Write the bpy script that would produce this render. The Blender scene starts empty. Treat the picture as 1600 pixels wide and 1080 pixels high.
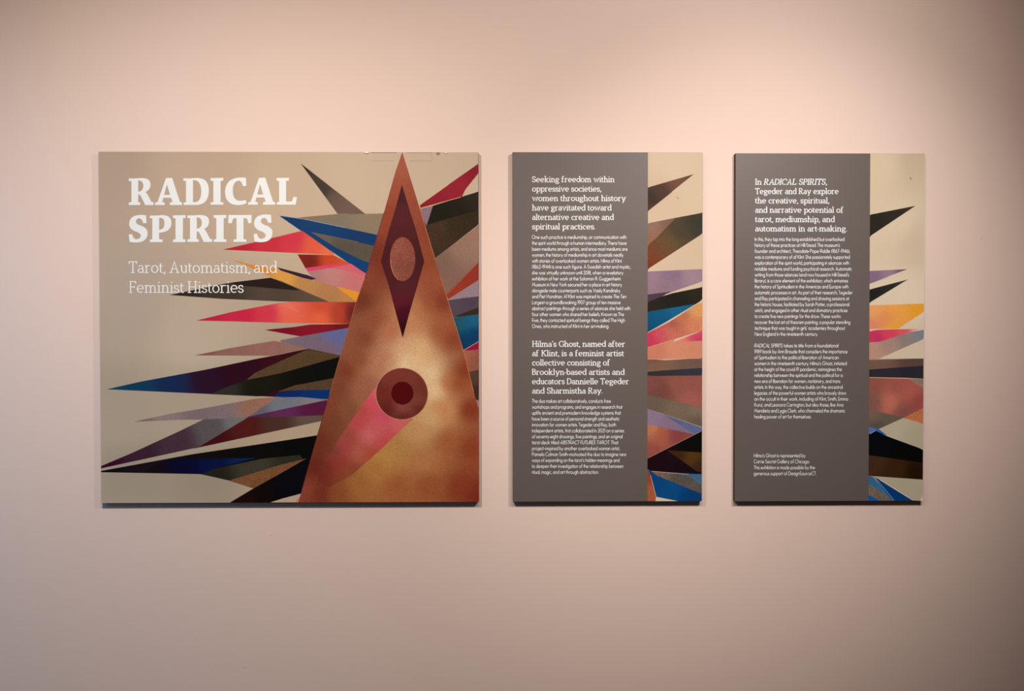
import bpy, math, random
import numpy as np
from mathutils import Vector, Matrix
from mathutils.geometry import tessellate_polygon

scene = bpy.context.scene
COL = scene.collection
random.seed(4)

# ------------------------------------------------------------------ camera
F_PX = 35 / 36 * 1600
CAM = (0.0, -2.62, 1.55)
PITCH, YAW, ROLL = -0.01760254, -0.01486045, 0.00096327


def cam_rot():
    cx, sx = math.cos(PITCH), math.sin(PITCH)
    cz, sz = math.cos(YAW), math.sin(YAW)
    cy, sy = math.cos(ROLL), math.sin(ROLL)
    Rx = np.array([[1, 0, 0], [0, cx, -sx], [0, sx, cx]])
    Rz = np.array([[cz, -sz, 0], [sz, cz, 0], [0, 0, 1]])
    Ry = np.array([[cy, 0, sy], [0, 1, 0], [-sy, 0, cy]])
    return Rz @ Rx @ Ry


RM = cam_rot()
cam_data = bpy.data.cameras.new('camera')
cam_data.lens = 35
cam_data.sensor_width = 36
cam = bpy.data.objects.new('camera', cam_data)
COL.objects.link(cam)
m3 = Matrix([[float(v) for v in row] for row in RM])
cam.matrix_world = Matrix.Translation(CAM) @ (m3 @ Matrix.Rotation(math.pi / 2, 3, 'X')).to_4x4()
scene.camera = cam

# ------------------------------------------------------------------ world, exposure
scene.view_settings.view_transform = 'Standard'
scene.view_settings.look = 'None'
scene.view_settings.gamma = 1.0
scene.view_settings.use_curve_mapping = False
scene.view_settings.exposure = 0.0
world = bpy.data.worlds.new('world')
scene.world = world
world.use_nodes = True
bg = world.node_tree.nodes['Background']
bg.inputs[0].default_value = (1.0, 0.85, 0.75, 1)
bg.inputs[1].default_value = 0.02

# ------------------------------------------------------------------ lights: ceiling track spots and daylight from the left
SPOTS = [  # x, y, z, aim x, aim z, cone (deg), power, colour
    (-0.65, -1.497, 2.471, -0.851, 1.031, 110.9, 84.7, (1.000, 0.901, 0.822)),
    (-0.098, -1.996, 2.691, -0.031, 1.855, 148.7, 40.7, (1.000, 0.758, 0.637)),
    (0.599, -1.848, 2.572, 0.71, 1.514, 51.5, 84.6, (1.000, 0.895, 0.852)),
    (0.95, -1.508, 2.478, 0.354, 1.843, 94.9, 61.3, (1.000, 0.911, 0.846)),
]
for i, (x, y, z, ax, az, cone, power, colr) in enumerate(SPOTS):
    ld = bpy.data.lights.new('track_spot', 'SPOT')
    ld.energy = power
    ld.color = colr
    ld.spot_size = math.radians(cone)
    ld.spot_blend = 1.0
    ld.shadow_soft_size = 0.012
    lo = bpy.data.objects.new('track_spot', ld)
    COL.objects.link(lo)
    lo.location = (x, y, z)
    lo.rotation_euler = (Vector((ax, 0, az)) - Vector((x, y, z))).to_track_quat('-Z', 'Y').to_euler()
AREAS = [  # x, y, z, aim, size x, size y, power, colour
    (-1.661, -1.201, 1.585, (-1.772, 0, 0.056), 1.0, 1.6, 5.95, (0.34, 0.62, 1.0)),
]
for (x, y, z, aim, sx, sy, power, colr) in AREAS:
    ld = bpy.data.lights.new('window_daylight', 'AREA')
    ld.shape = 'RECTANGLE'
    ld.size, ld.size_y = sx, sy
    ld.energy = power
    ld.color = colr
    lo = bpy.data.objects.new('window_daylight', ld)
    COL.objects.link(lo)
    lo.location = (x, y, z)
    lo.rotation_euler = (Vector(aim) - Vector((x, y, z))).to_track_quat('-Z', 'Y').to_euler()

# ------------------------------------------------------------------ helpers
T = 0.019                      # thickness of the boards
WALL_ALB = np.array([0.79, 0.64, 0.56])


def to_plane(u, v, off):
    """picture coordinates -> X, Z on the plane y = -off in front of the wall"""
    u = np.asarray(u, float)
    v = np.asarray(v, float)
    d = np.stack([(u - 800) / F_PX, np.ones_like(u), -(v - 540) / F_PX], -1) @ RM.T
    k = (-off - CAM[1]) / d[..., 1]
    return CAM[0] + d[..., 0] * k, CAM[2] + d[..., 2] * k


def lin(c):
    c = np.asarray(c, float) / 255.0
    return np.where(c <= 0.04045, c / 12.92, ((c + 0.055) / 1.055) ** 2.4)


# light falling on the wall as measured beside the panels; divides the measured
# print colours so that what is stored is the ink's own colour
GX = [154, 470, 790, 1120, 1445]
GY = [240, 510, 790]
GC = [[(224, 196, 180), (231, 204, 190), (230, 201, 179), (241, 216, 204), (222, 188, 170)],
      [(222, 194, 180), (224, 196, 182), (226, 197, 178), (232, 204, 190), (212, 178, 162)],
      [(186, 160, 150), (192, 166, 152), (206, 174, 157), (214, 182, 166), (192, 154, 138)]]
GL = np.array([[lin(c) for c in r] for r in GC]) / WALL_ALB * np.array(
    [[1.06, 1.1, 1.12, 1.14, 1.05], [1.0, 1.06, 1.08, 1.12, 1.07], [0.92, 0.95, 0.99, 1.07, 0.93]])[..., None]


def illum(x, y):
    x = min(max(x, GX[0]), GX[-1])
    y = min(max(y, GY[0]), GY[-1])
    i = max(k for k in range(len(GX) - 1) if GX[k] <= x)
    j = max(k for k in range(len(GY) - 1) if GY[k] <= y)
    a = (x - GX[i]) / (GX[i + 1] - GX[i])
    b = (y - GY[j]) / (GY[j + 1] - GY[j])
    return ((GL[j, i] * (1 - a) + GL[j, i + 1] * a) * (1 - b) + (GL[j + 1, i] * (1 - a) + GL[j + 1, i + 1] * a) * b)


VEIL = 0.006


def ink(x, y, c):
    return np.clip((lin(c) - VEIL) / illum(x, y), 0.003, 0.9)


def nodes_of(name):
    m = bpy.data.materials.new(name)
    m.use_nodes = True
    nt = m.node_tree
    return m, nt, nt.nodes['Principled BSDF']


def plain(name, colr, rough=0.5, spec=0.5, noise=0.0, scale=60, bump=0.0, bscale=300):
    m, nt, b = nodes_of(name)
    b.inputs['Roughness'].default_value = rough
    b.inputs['Specular IOR Level'].default_value = spec
    tc = nt.nodes.new('ShaderNodeTexCoord')
    nz = nt.nodes.new('ShaderNodeTexNoise')
    nz.inputs['Scale'].default_value = scale
    nz.inputs['Detail'].default_value = 4
    nt.links.new(tc.outputs['Object'], nz.inputs['Vector'])
    mix = nt.nodes.new('ShaderNodeMixRGB')
    mix.inputs[1].default_value = (*[c * (1 - noise) for c in colr], 1)
    mix.inputs[2].default_value = (*[min(1, c * (1 + noise)) for c in colr], 1)
    nt.links.new(nz.outputs['Fac'], mix.inputs[0])
    nt.links.new(mix.outputs[0], b.inputs['Base Color'])
    if bump:
        n2 = nt.nodes.new('ShaderNodeTexNoise')
        n2.inputs['Scale'].default_value = bscale
        n2.inputs['Detail'].default_value = 3
        nt.links.new(tc.outputs['Object'], n2.inputs['Vector'])
        bp = nt.nodes.new('ShaderNodeBump')
        bp.inputs['Strength'].default_value = bump
        bp.inputs['Distance'].default_value = 0.001
        nt.links.new(n2.outputs['Fac'], bp.inputs['Height'])
        nt.links.new(bp.outputs['Normal'], b.inputs['Normal'])
    return m


def print_material():
    """printed paper: the ink colour of each shape plus the grain of the painted original"""
    m, nt, b = nodes_of('printed_artwork')
    b.inputs['Roughness'].default_value = 0.42
    b.inputs['Specular IOR Level'].default_value = 0.06
    at = nt.nodes.new('ShaderNodeAttribute')
    at.attribute_name = 'ink'
    tc = nt.nodes.new('ShaderNodeTexCoord')
    fine = nt.nodes.new('ShaderNodeTexNoise')
    fine.inputs['Scale'].default_value = 520
    fine.inputs['Detail'].default_value = 2
    soft = nt.nodes.new('ShaderNodeTexNoise')
    soft.inputs['Scale'].default_value = 38
    soft.inputs['Detail'].default_value = 5
    for n in (fine, soft):
        nt.links.new(tc.outputs['Object'], n.inputs['Vector'])

    def math_(op, a, bb):
        n = nt.nodes.new('ShaderNodeMath')
        n.operation = op
        for i, v in enumerate((a, bb)):
            if isinstance(v, (int, float)):
                n.inputs[i].default_value = v
            else:
                nt.links.new(v, n.inputs[i])
        return n.outputs[0]
    f1 = math_('MULTIPLY', math_('SUBTRACT', fine.outputs['Fac'], 0.5), math_('MULTIPLY', at.outputs['Alpha'], 5.5))
    f2 = math_('MULTIPLY', math_('SUBTRACT', soft.outputs['Fac'], 0.5), math_('MULTIPLY', at.outputs['Alpha'], 0.9))
    g = math_('MAXIMUM', math_('ADD', 1.0, math_('ADD', f1, f2)), 0.25)
    sc = nt.nodes.new('ShaderNodeVectorMath')
    sc.operation = 'SCALE'
    nt.links.new(at.outputs['Color'], sc.inputs[0])
    nt.links.new(g, sc.inputs['Scale'])
    nt.links.new(sc.outputs[0], b.inputs['Base Color'])
    bp = nt.nodes.new('ShaderNodeBump')
    bp.inputs['Strength'].default_value = 0.06
    bp.inputs['Distance'].default_value = 0.0005
    nt.links.new(fine.outputs['Fac'], bp.inputs['Height'])
    nt.links.new(bp.outputs['Normal'], b.inputs['Normal'])
    return m


M_WALL = plain('pink_wall_paint', WALL_ALB, 0.75, 0.25, 0.012, 25, 0.12, 420)
M_FLOOR = plain('floor_boards', (0.14, 0.10, 0.07), 0.5, 0.4, 0.2, 8)
M_CEIL = plain('ceiling_paint', (0.75, 0.73, 0.70), 0.8, 0.2, 0.01, 20)
M_EDGE = plain('dark_board_edge', (0.055, 0.036, 0.026), 0.7, 0.3, 0.35, 220)
M_BAND = plain('grey_print', (0.120, 0.101, 0.092), 0.45, 0.34, 0.05, 260, 0.06, 330)
M_WHITE = plain('white_lettering', (0.77, 0.825, 0.83), 0.5, 0.4, 0.02, 200)
M_CHIP = plain('pale_core', (0.62, 0.52, 0.40), 0.7, 0.3, 0.1, 300)
M_MARK = plain('dark_scuff', (0.24, 0.15, 0.10), 0.7, 0.3, 0.3, 500)
M_CLIP = plain('white_clip', (0.88, 0.87, 0.85), 0.3, 0.5)  # plain white of the small raised flecks at the top edge
M_PRINT = print_material()


def link_mesh(name, verts, faces, mat, parent=None):
    me = bpy.data.meshes.new(name)
    me.from_pydata(verts, [], faces)
    me.validate(clean_customdata=False)
    me.materials.append(mat)
    o = bpy.data.objects.new(name, me)
    COL.objects.link(o)
    if parent:
        o.parent = parent
    return o


def box(name, x0, x1, y0, y1, z0, z1, mat, parent=None, bevel=0.0):
    v = [(x, y, z) for x in (x0, x1) for y in (y0, y1) for z in (z0, z1)]
    f = [(0, 1, 3, 2), (4, 6, 7, 5), (0, 4, 5, 1), (2, 3, 7, 6), (0, 2, 6, 4), (1, 5, 7, 3)]
    o = link_mesh(name, v, f, mat, parent)
    if bevel:
        md = o.modifiers.new('bevel', 'BEVEL')
        md.width = bevel
        md.segments = 2
    return o


# ------------------------------------------------------------------ the room
wall = box('wall_back', -4.5, 4.5, 0.0, 0.15, 0.0, 3.0, M_WALL)
wall['kind'] = 'structure'
fl = box('floor', -4.5, 4.5, -5.5, 0.15, -0.12, 0.0, M_FLOOR)
fl['kind'] = 'structure'
ce = box('ceiling', -4.5, 4.5, -5.5, 0.15, 3.0, 3.12, M_CEIL)
ce['kind'] = 'structure'
bb = box('baseboard_back', -4.5, 4.5, -0.016, 0.0, 0.0, 0.12, M_CEIL)
bb['kind'] = 'structure'
for (u, v, w_, h_) in ((423.5, 835.5, 3.6, 2.2), (1532, 372, 5, 5), (382, 1042, 4, 4)):
    X, Z = to_plane(u, v, 0.0)
    n = 12
    vs = [(float(X), -0.0012, float(Z))] + [(float(X) + w_ * 0.00084 * math.cos(2 * math.pi * i / n), -0.0002, float(Z) + h_ * 0.00084 * math.sin(2 * math.pi * i / n) + 0.0006 * math.cos(2 * math.pi * i / n)) for i in range(n)]
    dent = link_mesh('plaster_bump', vs, [(0, 1 + i, 1 + (i + 1) % n) for i in range(n)], M_WALL)
    dent.parent = wall


# ------------------------------------------------------------------ panels
class Panel:
    def __init__(s, name, label, cat, x0, x1, z0, z1, group=None):
        s.x0, s.x1, s.z0, s.z1 = x0, x1, z0, z1
        e = bpy.data.objects.new(name, None)
        COL.objects.link(e)
        e.empty_display_size = 0.1
        e.location = ((x0 + x1) / 2, 0, z0)
        e['label'], e['category'] = label, cat
        if group:
            e['group'] = group
        s.root = e
        s.layer = 0
        s.art_px = None
        s.art_x0 = None        # left limit of the printed art where a grey field takes the rest
        s.board = s.add(box('board', x0, x1, -T, -0.0006, z0, z1, M_EDGE, bevel=0.0008), e)

    def add(s, o, parent):
        """parent keeping the world position of the mesh data"""
        o.parent = parent
        if parent is s.root:
            o.matrix_parent_inverse = Matrix.Translation(-s.root.location)
        return o

    def depth(s):
        s.layer += 1
        return T + 0.0004 + s.layer * 0.000008

    def clip(s, X, Z):
        e = 0.0004
        lo = s.art_x0 if s.art_x0 is not None else s.x0 + e
        return np.clip(X, lo, s.x1 - e), np.clip(Z, s.z0 + e, s.z1 - e)


def idw(samples, x, y, soft=40.0):
    if len(samples) == 1:
        return ink(x, y, samples[0][2:5])
    num = np.zeros(3)
    den = 0.0
    for sx, sy, r, g, b in samples:
        w = 1.0 / ((x - sx) ** 2 + (y - sy) ** 2 + soft) ** 1.7
        num += w * lin((r, g, b))
        den += w
    return np.clip((num / den - VEIL) / illum(x, y), 0.003, 0.9)


def refine(tris, pts, size):
    """split triangles until no edge is longer than size (in picture units)"""
    out = []
    stack = list(tris)
    while stack:
        a, b, c = stack.pop()
        L = [math.dist(a, b), math.dist(b, c), math.dist(c, a)]
        k = max(range(3), key=lambda i: L[i])
        if L[k] <= size:
            out.append((a, b, c))
            continue
        p, q, r = ((a, b, c), (b, c, a), (c, a, b))[k]
        mpt = ((p[0] + q[0]) / 2, (p[1] + q[1]) / 2)
        stack += [(p, mpt, r), (mpt, q, r)]
    return out


def cut_x(pts, lim, keep_right):
    """cut a polygon at the vertical line x = lim"""
    out = []
    for a, c in zip(pts, pts[1:] + pts[:1]):
        ia, ic = ((p[0] >= lim) == keep_right for p in (a, c))
        if ia:
            out.append(a)
        if ia != ic:
            t = (lim - a[0]) / (c[0] - a[0])
            out.append((lim, a[1] + t * (c[1] - a[1])))
    return out


class Sheet:
    """collects printed shapes that belong to one part"""
    def __init__(s, panel):
        s.p = panel
        s.v, s.f, s.c = [], [], []

    def poly(s, pts, samples, grain=0.12, size=9.0, soft=40.0):
        d = s.p.depth()
        pts = [(float(a), float(b)) for a, b in pts]
        if s.p.art_px:
            pts = cut_x(cut_x(pts, s.p.art_px[0], True), s.p.art_px[1], False)
        tri = tessellate_polygon([[Vector((a, b, 0)) for a, b in pts]])
        tris = [tuple(pts[i] for i in t) for t in tri]
        if len(samples) > 1:
            tris = refine(tris, pts, size)
        else:
            tris = refine(tris, pts, 60)
        cache = {}
        for t in tris:
            if (t[1][0] - t[0][0]) * (t[2][1] - t[0][1]) - (t[1][1] - t[0][1]) * (t[2][0] - t[0][0]) > 0:
                t = (t[0], t[2], t[1])       # picture y runs down: this order faces the room
            idx = []
            for (x, y) in t:
                key = (round(x, 4), round(y, 4))
                if key not in cache:
                    X, Z = s.p.clip(*to_plane(x, y, d))
                    cache[key] = len(s.v)
                    s.v.append((float(X), -d, float(Z)))
                    s.c.append((*idw(samples, x, y, soft), grain))
                idx.append(cache[key])
            s.f.append(tuple(idx))

    def line(s, pts, w, colr):
        """hair line along pts"""
        for (a, b) in zip(pts, pts[1:]):
            dx, dy = b[0] - a[0], b[1] - a[1]
            L = math.hypot(dx, dy) or 1
            nx, ny = -dy / L * w / 2, dx / L * w / 2
            s.poly([(a[0] + nx, a[1] + ny), (b[0] + nx, b[1] + ny), (b[0] - nx, b[1] - ny), (a[0] - nx, a[1] - ny)],
                   [(0, 0, *colr)], 0.05)

    def build(s, name, parent):
        o = link_mesh(name, s.v, s.f, M_PRINT)
        at = o.data.color_attributes.new('ink', 'FLOAT_COLOR', 'POINT')
        at.data.foreach_set('color', [float(x) for c in s.c for x in c])
        s.p.add(o, parent)
        return o


def S(txt, ox, oy, k=5.0):
    """'x,y x,y ...' in an enlarged view -> picture coordinates"""
    return [(ox + float(p.split(',')[0]) / k, oy + float(p.split(',')[1]) / k) for p in txt.split()]


def C(txt):
    """'r,g,b' or 'x,y,r,g,b ...' -> samples in picture coordinates"""
    out = []
    for p in txt.split():
        v = [float(a) for a in p.split(',')]
        out.append((0, 0, *v) if len(v) == 3 else tuple(v))
    return out


def ellipse(cx, cy, rx, ry, n=56):
    return [(cx + rx * math.cos(2 * math.pi * i / n), cy + ry * math.sin(2 * math.pi * i / n)) for i in range(n)]


def shards(sheet, rows, views):
    for key, pts, cols, grain in rows:
        ox, oy = views[key]
        sheet.poly(S(pts, ox, oy, 1.0 if key == 'p' else 5.0), C(cols), grain)


VIEWS = {'p': (0, 0), '1': (140, 220), '2': (440, 220), '3': (140, 400), '4': (440, 400), '5': (140, 590), '6': (440, 590),
         'A': (790, 225), 'B': (790, 400), 'C': (790, 585), 'D': (1135, 225), 'E': (1135, 400), 'F': (1135, 585)}


def paper(panel, px0, py0, px1, py1, cols):
    sh = Sheet(panel)
    n = 24
    pts = [(px0, py0), (px1, py0), (px1, py1), (px0, py1)]
    sh.poly(pts, cols, 0.03, 30)
    return sh


# ------------------------------------------------------------------ title panel
P1 = Panel('title_panel', 'large landscape panel on the left with the big white title RADICAL SPIRITS over spiky art', 'sign',
           -1.03158, -0.04837, 1.09447, 2.00735)
sh = paper(P1, 150, 234, 752, 790, C('170,250,176,152,132 300,250,188,162,140 470,300,198,172,146 560,280,203,178,150 720,260,203,178,150 200,480,174,154,137 '
           '300,520,184,163,142 180,640,158,140,122 300,640,160,142,122 200,760,141,125,109 320,770,139,122,105 470,660,166,142,118 445,784,160,138,115'))
art1 = sh.build('artwork', P1.root)
P1.art_px = (150, 748.6)
rays = Sheet(P1)
shards(rays, [
    ('2', '147,175 655,572 440,575', '470,256,52,42,36 500,295,66,54,46 520,320,104,84,73 545,328,112,90,78', .12),
    ('2', '125,604 440,575 805,568 760,745', '470,340,132,113,92 520,345,128,116,98 580,345,140,122,98', .1),
    ('2', '-28,583 180,615 760,738 720,1000 700,1060 640,1035 420,885 150,705', '440,340,22,58,98 500,365,16,62,108 560,372,12,56,100 560,420,12,64,112', .08),
    ('2', '235,717 455,762 730,822 690,955 620,930 430,838', '495,370,110,92,78 540,385,88,80,68 570,395,92,82,70', .28),
    ('1', '1038,851 1300,790 1500,742 1660,703 1910,880 1910,892 1500,872', '370,388,178,42,55 420,375,196,52,64 460,375,206,58,72 490,385,222,92,66 515,393,228,108,72', .08),
    ('2', '125,888 405,893 545,965 185,994', '468,400,128,38,32 485,410,116,38,30 515,408,196,72,42 540,412,206,84,46', .07),
    ('2', '185,994 370,970 545,962 530,978 350,1003 205,1022', '212,68,104', .05),
    ('4', '420,85 545,62 645,130 700,150 700,170 655,160 390,95', '208,98,108', .1),
    ('4', '203,122 390,92 665,152 615,285 420,242 265,195 232,160', '485,428,170,120,116 520,430,190,126,120 550,440,196,114,112 560,430,200,110,112', .12),
    ('4', '-38,88 0,98 210,152 272,180 235,188 130,165 0,120', '54,38,54', .14),
    ('p', '361.5,405.2 392,413.5 432,420.5 472,434 494,439 526,448 562,457 557,473 514,472.5 440,440.5 406,424.5', '370,408,206,134,58 410,420,206,132,52 445,432,214,150,72 475,448,182,130,80 515,460,176,122,80 545,462,186,128,76', .12),
    ('4', '425,240 620,285 590,360', '224,146,48', .07),
    ('p', '265,461 352,443 423,434 441,440 516,472.5 436,471 346,467', '280,460,50,42,36 350,455,66,55,47 420,462,82,68,58 500,470,92,76,62', .16),
    ('3', '1090,210 1415,170 1600,247 1640,268 1600,268 1180,232', '44,34,32', .08),
    ('p', '306.5,501 360,488 428,475 452,471.6 557,472 548,506 480,505 440,504.6 366,502.4', '320,500,186,40,66 380,490,198,42,70 420,490,205,58,74 450,480,224,104,88 455,500,226,100,74 500,478,204,78,56 500,498,224,98,66 530,490,178,66,48 550,490,106,40,38', .07),
    ('3', '1470,384 1560,358 1640,440', '226,112,88', .05),
    ('4', '190,540 330,530 525,530 525,536 230,541', '224,180,96', .05),
    ('p', '413,515.5 460,511 485,507.2 548,506 546,514 512,518.5 471,526 440,520.5', '420,516,120,24,40 500,514,132,30,44 540,512,108,30,38', .06),
    ('4', '-12,660 155,627 365,590 530,560 520,620 462,782 210,727 0,682', '440,532,122,102,112 480,530,118,98,110 520,522,96,102,148 510,545,118,96,108', .12),
    ('3', '820,777 1100,720 1440,663 1600,697 1710,726 1560,755 1420,780', '310,555,126,82,72 360,548,138,96,84 420,540,146,100,88 460,545,140,104,92', .16),
    ('p', '166.5,608.4 222,596 320,578 400,561 440,553.6 482,545 534,556 512,624 460,621.5 332,616', '175,608,26,62,84 220,603,26,56,80 270,600,30,42,74 320,595,44,26,40 370,580,48,20,32 440,558,56,24,28', .07),
    ('p', '481,545.6 534,556 531,560 440,583 380,598 398,583 430,568', '85,64,44', .38),
    ('p', '328,616 352,606 385,594 440,583 533,557 523,592 470,601 430,612 405,619.5', '350,612,50,46,40 400,602,32,30,24 480,580,26,25,20 500,580,24,24,20', .16),
    ('4', '408,955 380,1048 60,1052 -30,1062 100,1012', '82,62,46', .34),
    ('6', '-60,148 -30,122 110,100 385,95 362,167 240,165 0,153', '440,618,8,42,92 500,615,6,50,100', .06),
    ('5', '350,345 640,282 850,248 1300,165 1465,152 1460,180 1240,312 880,328 700,330', '215,659,110,90,90 260,652,132,108,106 310,645,116,98,100 350,645,120,102,104 390,632,140,100,84 410,625,146,100,82', .2),
    ('p', '432,621 470,620.5 512.5,624.5 440,641 386,653', '400,645,92,92,96 440,632,108,110,116 500,625,122,116,118', .14),
    ('p', '511.5,625 506,650 440,652 382,652.5 440,640', '400,650,76,42,68 440,645,92,44,78 490,635,84,32,58', .12),
    ('p', '386,652.5 440,651.5 507,649 502,658 440,671.5 303,701', '330,690,64,24,26 390,665,78,32,30 430,665,72,48,42 490,655,92,76,66', .14),
    ('5', '90,692 330,590 700,420 890,328 1240,310 850,545 90,710', '165,727,52,22,36 220,708,58,34,46 280,690,66,46,54 330,670,84,76,76 370,656,106,102,100', .2),
    ('p', '157.8,736 300,710 460,686 497,680 487,712 472,774 440,780 423,785.5 359,785.5 396,763.4 358,751 314,741 157.8,738', '160,737,26,22,22 220,730,30,24,28 300,720,26,23,22 420,700,24,23,20 480,690,16,15,14', .1),
    ('5', '430,745 560,655 700,638 1300,628 960,716 880,752 700,748', '240,735,28,21,27 290,725,20,20,42 330,725,18,26,56 385,718,22,36,74', .06),
    ('5', '870,756 960,716 1350,635 1640,605 1680,650 1600,666 1100,806', '330,745,38,34,30 400,725,58,54,44 450,718,46,43,36', .22),
    ('p', '359,750.8 440,726 479,716.6 440,739.5 396,763.6', '108,70,46', .5),
    ('p', '396,763.4 440,739 478,717 489,702 472,773 440,780.5 423,785.5 359,785.5', '370,780,34,18,18 420,765,26,15,18 440,760,18,16,26 460,750,18,16,24', .07),
    ('6', '-85,975 0,948 160,905 160,975', '445,783,160,138,115', .03),
    ('6', '105,975 140,932 170,940 170,975', '190,92,98', .06),
    # right of the tall cone
    ('2', '1080,500 1535,180 1545,250 1440,380 1412,436 1085,528', '665,320,142,34,46 720,285,152,38,50 745,270,140,32,44', .05),
    ('2', '1060,520 1085,532 1185,508 1130,668 1050,640', '138,112,122', .1),
    ('2', '1182,508 1410,436 1545,396 1545,545 1330,602 1133,662', '690,335,34,32,24 745,310,46,42,34 720,335,38,34,26', .14),
    ('2', '1080,560 1130,660 1330,600 1545,540 1545,650 1203,915 1130,900 1060,600', '680,365,72,52,38 720,355,58,46,32 740,335,54,44,30 690,390,64,50,36', .34),
    ('2', '1120,880 1200,915 1545,655 1545,950 1285,1205 1240,1100', '690,410,128,98,82 720,385,150,114,96 745,365,158,118,98 705,440,132,98,84', .14),
    ('4', '1285,300 1545,40 1545,192 1300,340', '700,455,150,60,40 740,425,146,54,42', .08),
    ('4', '1300,340 1545,187 1545,318', '146,124,128', .16),
    ('4', '1293,345 1545,315 1545,405 1335,478', '700,475,86,72,82 740,470,82,66,78', .1),
    ('4', '1335,478 1545,402 1545,460', '58,46,30', .14),
    ('4', '1338,480 1545,456 1545,668 1412,742', '715,505,40,84,100 740,500,34,92,122 720,535,18,58,88 745,525,14,60,92', .18),
    ('4', '1412,742 1545,666 1545,732', '144,30,52', .06),
    ('4', '1415,745 1545,730 1545,892 1460,908', '725,555,158,92,72 745,570,140,82,66', .24),
    ('4', '1455,908 1545,888 1548,1200 1510,1100', '740,590,82,60,48 745,612,66,44,36', .16),
    ('6', '1515,175 1548,178 1548,250', '152,112,118', .08),
], VIEWS)
for pts, w, c in [
    (S('125,602 440,573 520,571', 440, 220), .7, (190, 122, 82)), (S('-28,583 180,613 500,680', 440, 220), .8, (150, 162, 182)),
    (S('-28,583 150,706', 440, 220), .8, (190, 190, 200)), (S('1412,436 1440,380 1540,256', 440, 220), .9, (226, 190, 124)),
    (S('1085,528 1400,440', 440, 220), .8, (222, 178, 110)), (S('1080,502 1300,345', 440, 220), .6, (220, 176, 116)),
    
    (S('235,717 455,762 600,792', 440, 220), .6, (150, 112, 84)), (S('1412,744 1545,668', 440, 400), .6, (228, 170, 140)),
    (S('1290,305 1545,45', 440, 400), .4, (190, 120, 90)),
]:
    rays.line(pts, w, c)
rays.build('rays', art1)

# the tall cone: rows across, coloured from the measured tints
CONE_L = [(628.6, 238), (618, 268), (600, 332), (570, 435), (556, 474), (532, 556), (515, 616), (496, 680), (470, 772), (466, 786)]
CONE_R = [(628.6, 238), (656, 326), (680, 406), (688, 432), (724, 548), (740, 612), (748, 639), (749, 786)]
CONE_C = C('628,262,164,88,64 620,300,156,78,56 610,335,146,66,46 650,330,150,74,54 660,365,140,68,48 590,400,120,52,36 600,420,124,56,40 '
           '580,435,132,66,46 667,410,142,72,46 675,440,150,80,54 565,470,112,54,38 585,500,142,78,54 610,520,178,108,78 628,545,208,156,116 640,500,190,130,88 '
           '650,480,178,114,76 670,470,150,80,54 690,470,130,58,38 690,520,156,84,54 707,530,134,64,42 640,560,222,182,134 655,545,214,166,116 600,560,176,112,80 '
           '560,560,136,76,52 570,530,128,68,48 540,580,118,60,42 525,610,118,64,44 575,600,152,92,68 590,575,172,112,82 610,566,192,138,104 630,570,224,188,144 672,585,220,184,138 '
           '680,610,222,184,134 690,640,190,126,80 715,600,142,68,42 725,580,128,54,34 735,640,126,52,34 700,600,172,100,62 672,650,196,152,104 650,675,182,132,86 625,700,166,116,66 '
           '660,720,166,106,66 700,690,150,84,52 735,700,132,60,38 590,730,160,106,58 600,715,172,122,66 560,760,146,92,50 620,760,146,82,48 670,760,140,76,46 720,760,126,56,38 '
           '745,775,114,44,32 500,690,104,48,36 520,660,112,62,44 545,640,126,74,52 570,625,148,92,66 490,730,96,42,32 480,765,122,60,46 500,770,104,44,34 530,770,124,70,42 515,635,124,64,46')


def along(poly, y):
    for (xa, ya), (xb, yb) in zip(poly, poly[1:]):
        if ya <= y <= yb:
            return xa + (xb - xa) * (y - ya) / (yb - ya)
    return poly[-1][0]


cone = Sheet(P1)
outline = CONE_L + list(reversed(CONE_R[1:]))
cone.poly(outline, CONE_C, .16, 7.0, 130.0)
for pts, w, c in [(CONE_L[2:4], .7, (96, 40, 30)), (CONE_L[3:7], .9, (150, 92, 66)), (CONE_L[6:9], .8, (92, 40, 32)),
                  (CONE_R[1:3], .8, (196, 122, 84)), (CONE_R[3:6], .7, (196, 118, 74))]:
    cone.line(pts, w, c)
cone.build('cone', art1)
beam = Sheet(P1)
beam.poly([(588, 604), (574, 622), (560, 642), (540, 670), (520, 702), (500, 735), (496, 752), (512, 762), (548, 744), (575, 720), (600, 698), (622, 676), (645, 655), (628, 640)],
          C('588,612,206,96,96 580,630,198,74,86 565,645,172,72,68 600,650,192,74,92 620,665,196,92,92 635,657,190,98,88 612,680,184,76,78 560,665,176,70,70 575,680,190,96,94 590,668,186,86,90 '
            '600,692,178,72,66 545,680,142,70,56 540,698,152,64,64 522,705,118,58,48 560,710,164,84,66 580,712,156,70,50 530,725,134,54,46 555,735,126,62,42 510,730,110,44,38 500,745,100,42,34 530,745,122,58,42 512,760,106,48,36 548,744,132,72,44'), .14, 6.0, 90.0)
beam.build('light_beam', art1)
ring = Sheet(P1)
ring.poly(ellipse(628, 615.5, 41, 40.7), C('186,130,108'), .08)
ring.poly(ellipse(628, 615.5, 40.2, 40.0), C('610,585,122,56,48 640,582,118,56,46 660,610,108,52,42 595,615,108,46,38 605,640,96,38,32 630,650,92,38,32 655,640,96,42,34 630,638,134,72,62 650,625,122,62,52'), .12, 8, 90.0)
ring.build('ring', art1)
eye = Sheet(P1)
eye.poly([(628.7 + 17.3 * math.cos(a) * (1 + .015 * math.sin(7 * a)), 614.5 + 18 * math.sin(a) * (1 + .012 * math.sin(9 * a))) for a in [2 * math.pi * i / 48 for i in range(48)]],
         C('80,14,24'), .06)
eye.build('ring_centre', art1)
dia = Sheet(P1)
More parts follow.
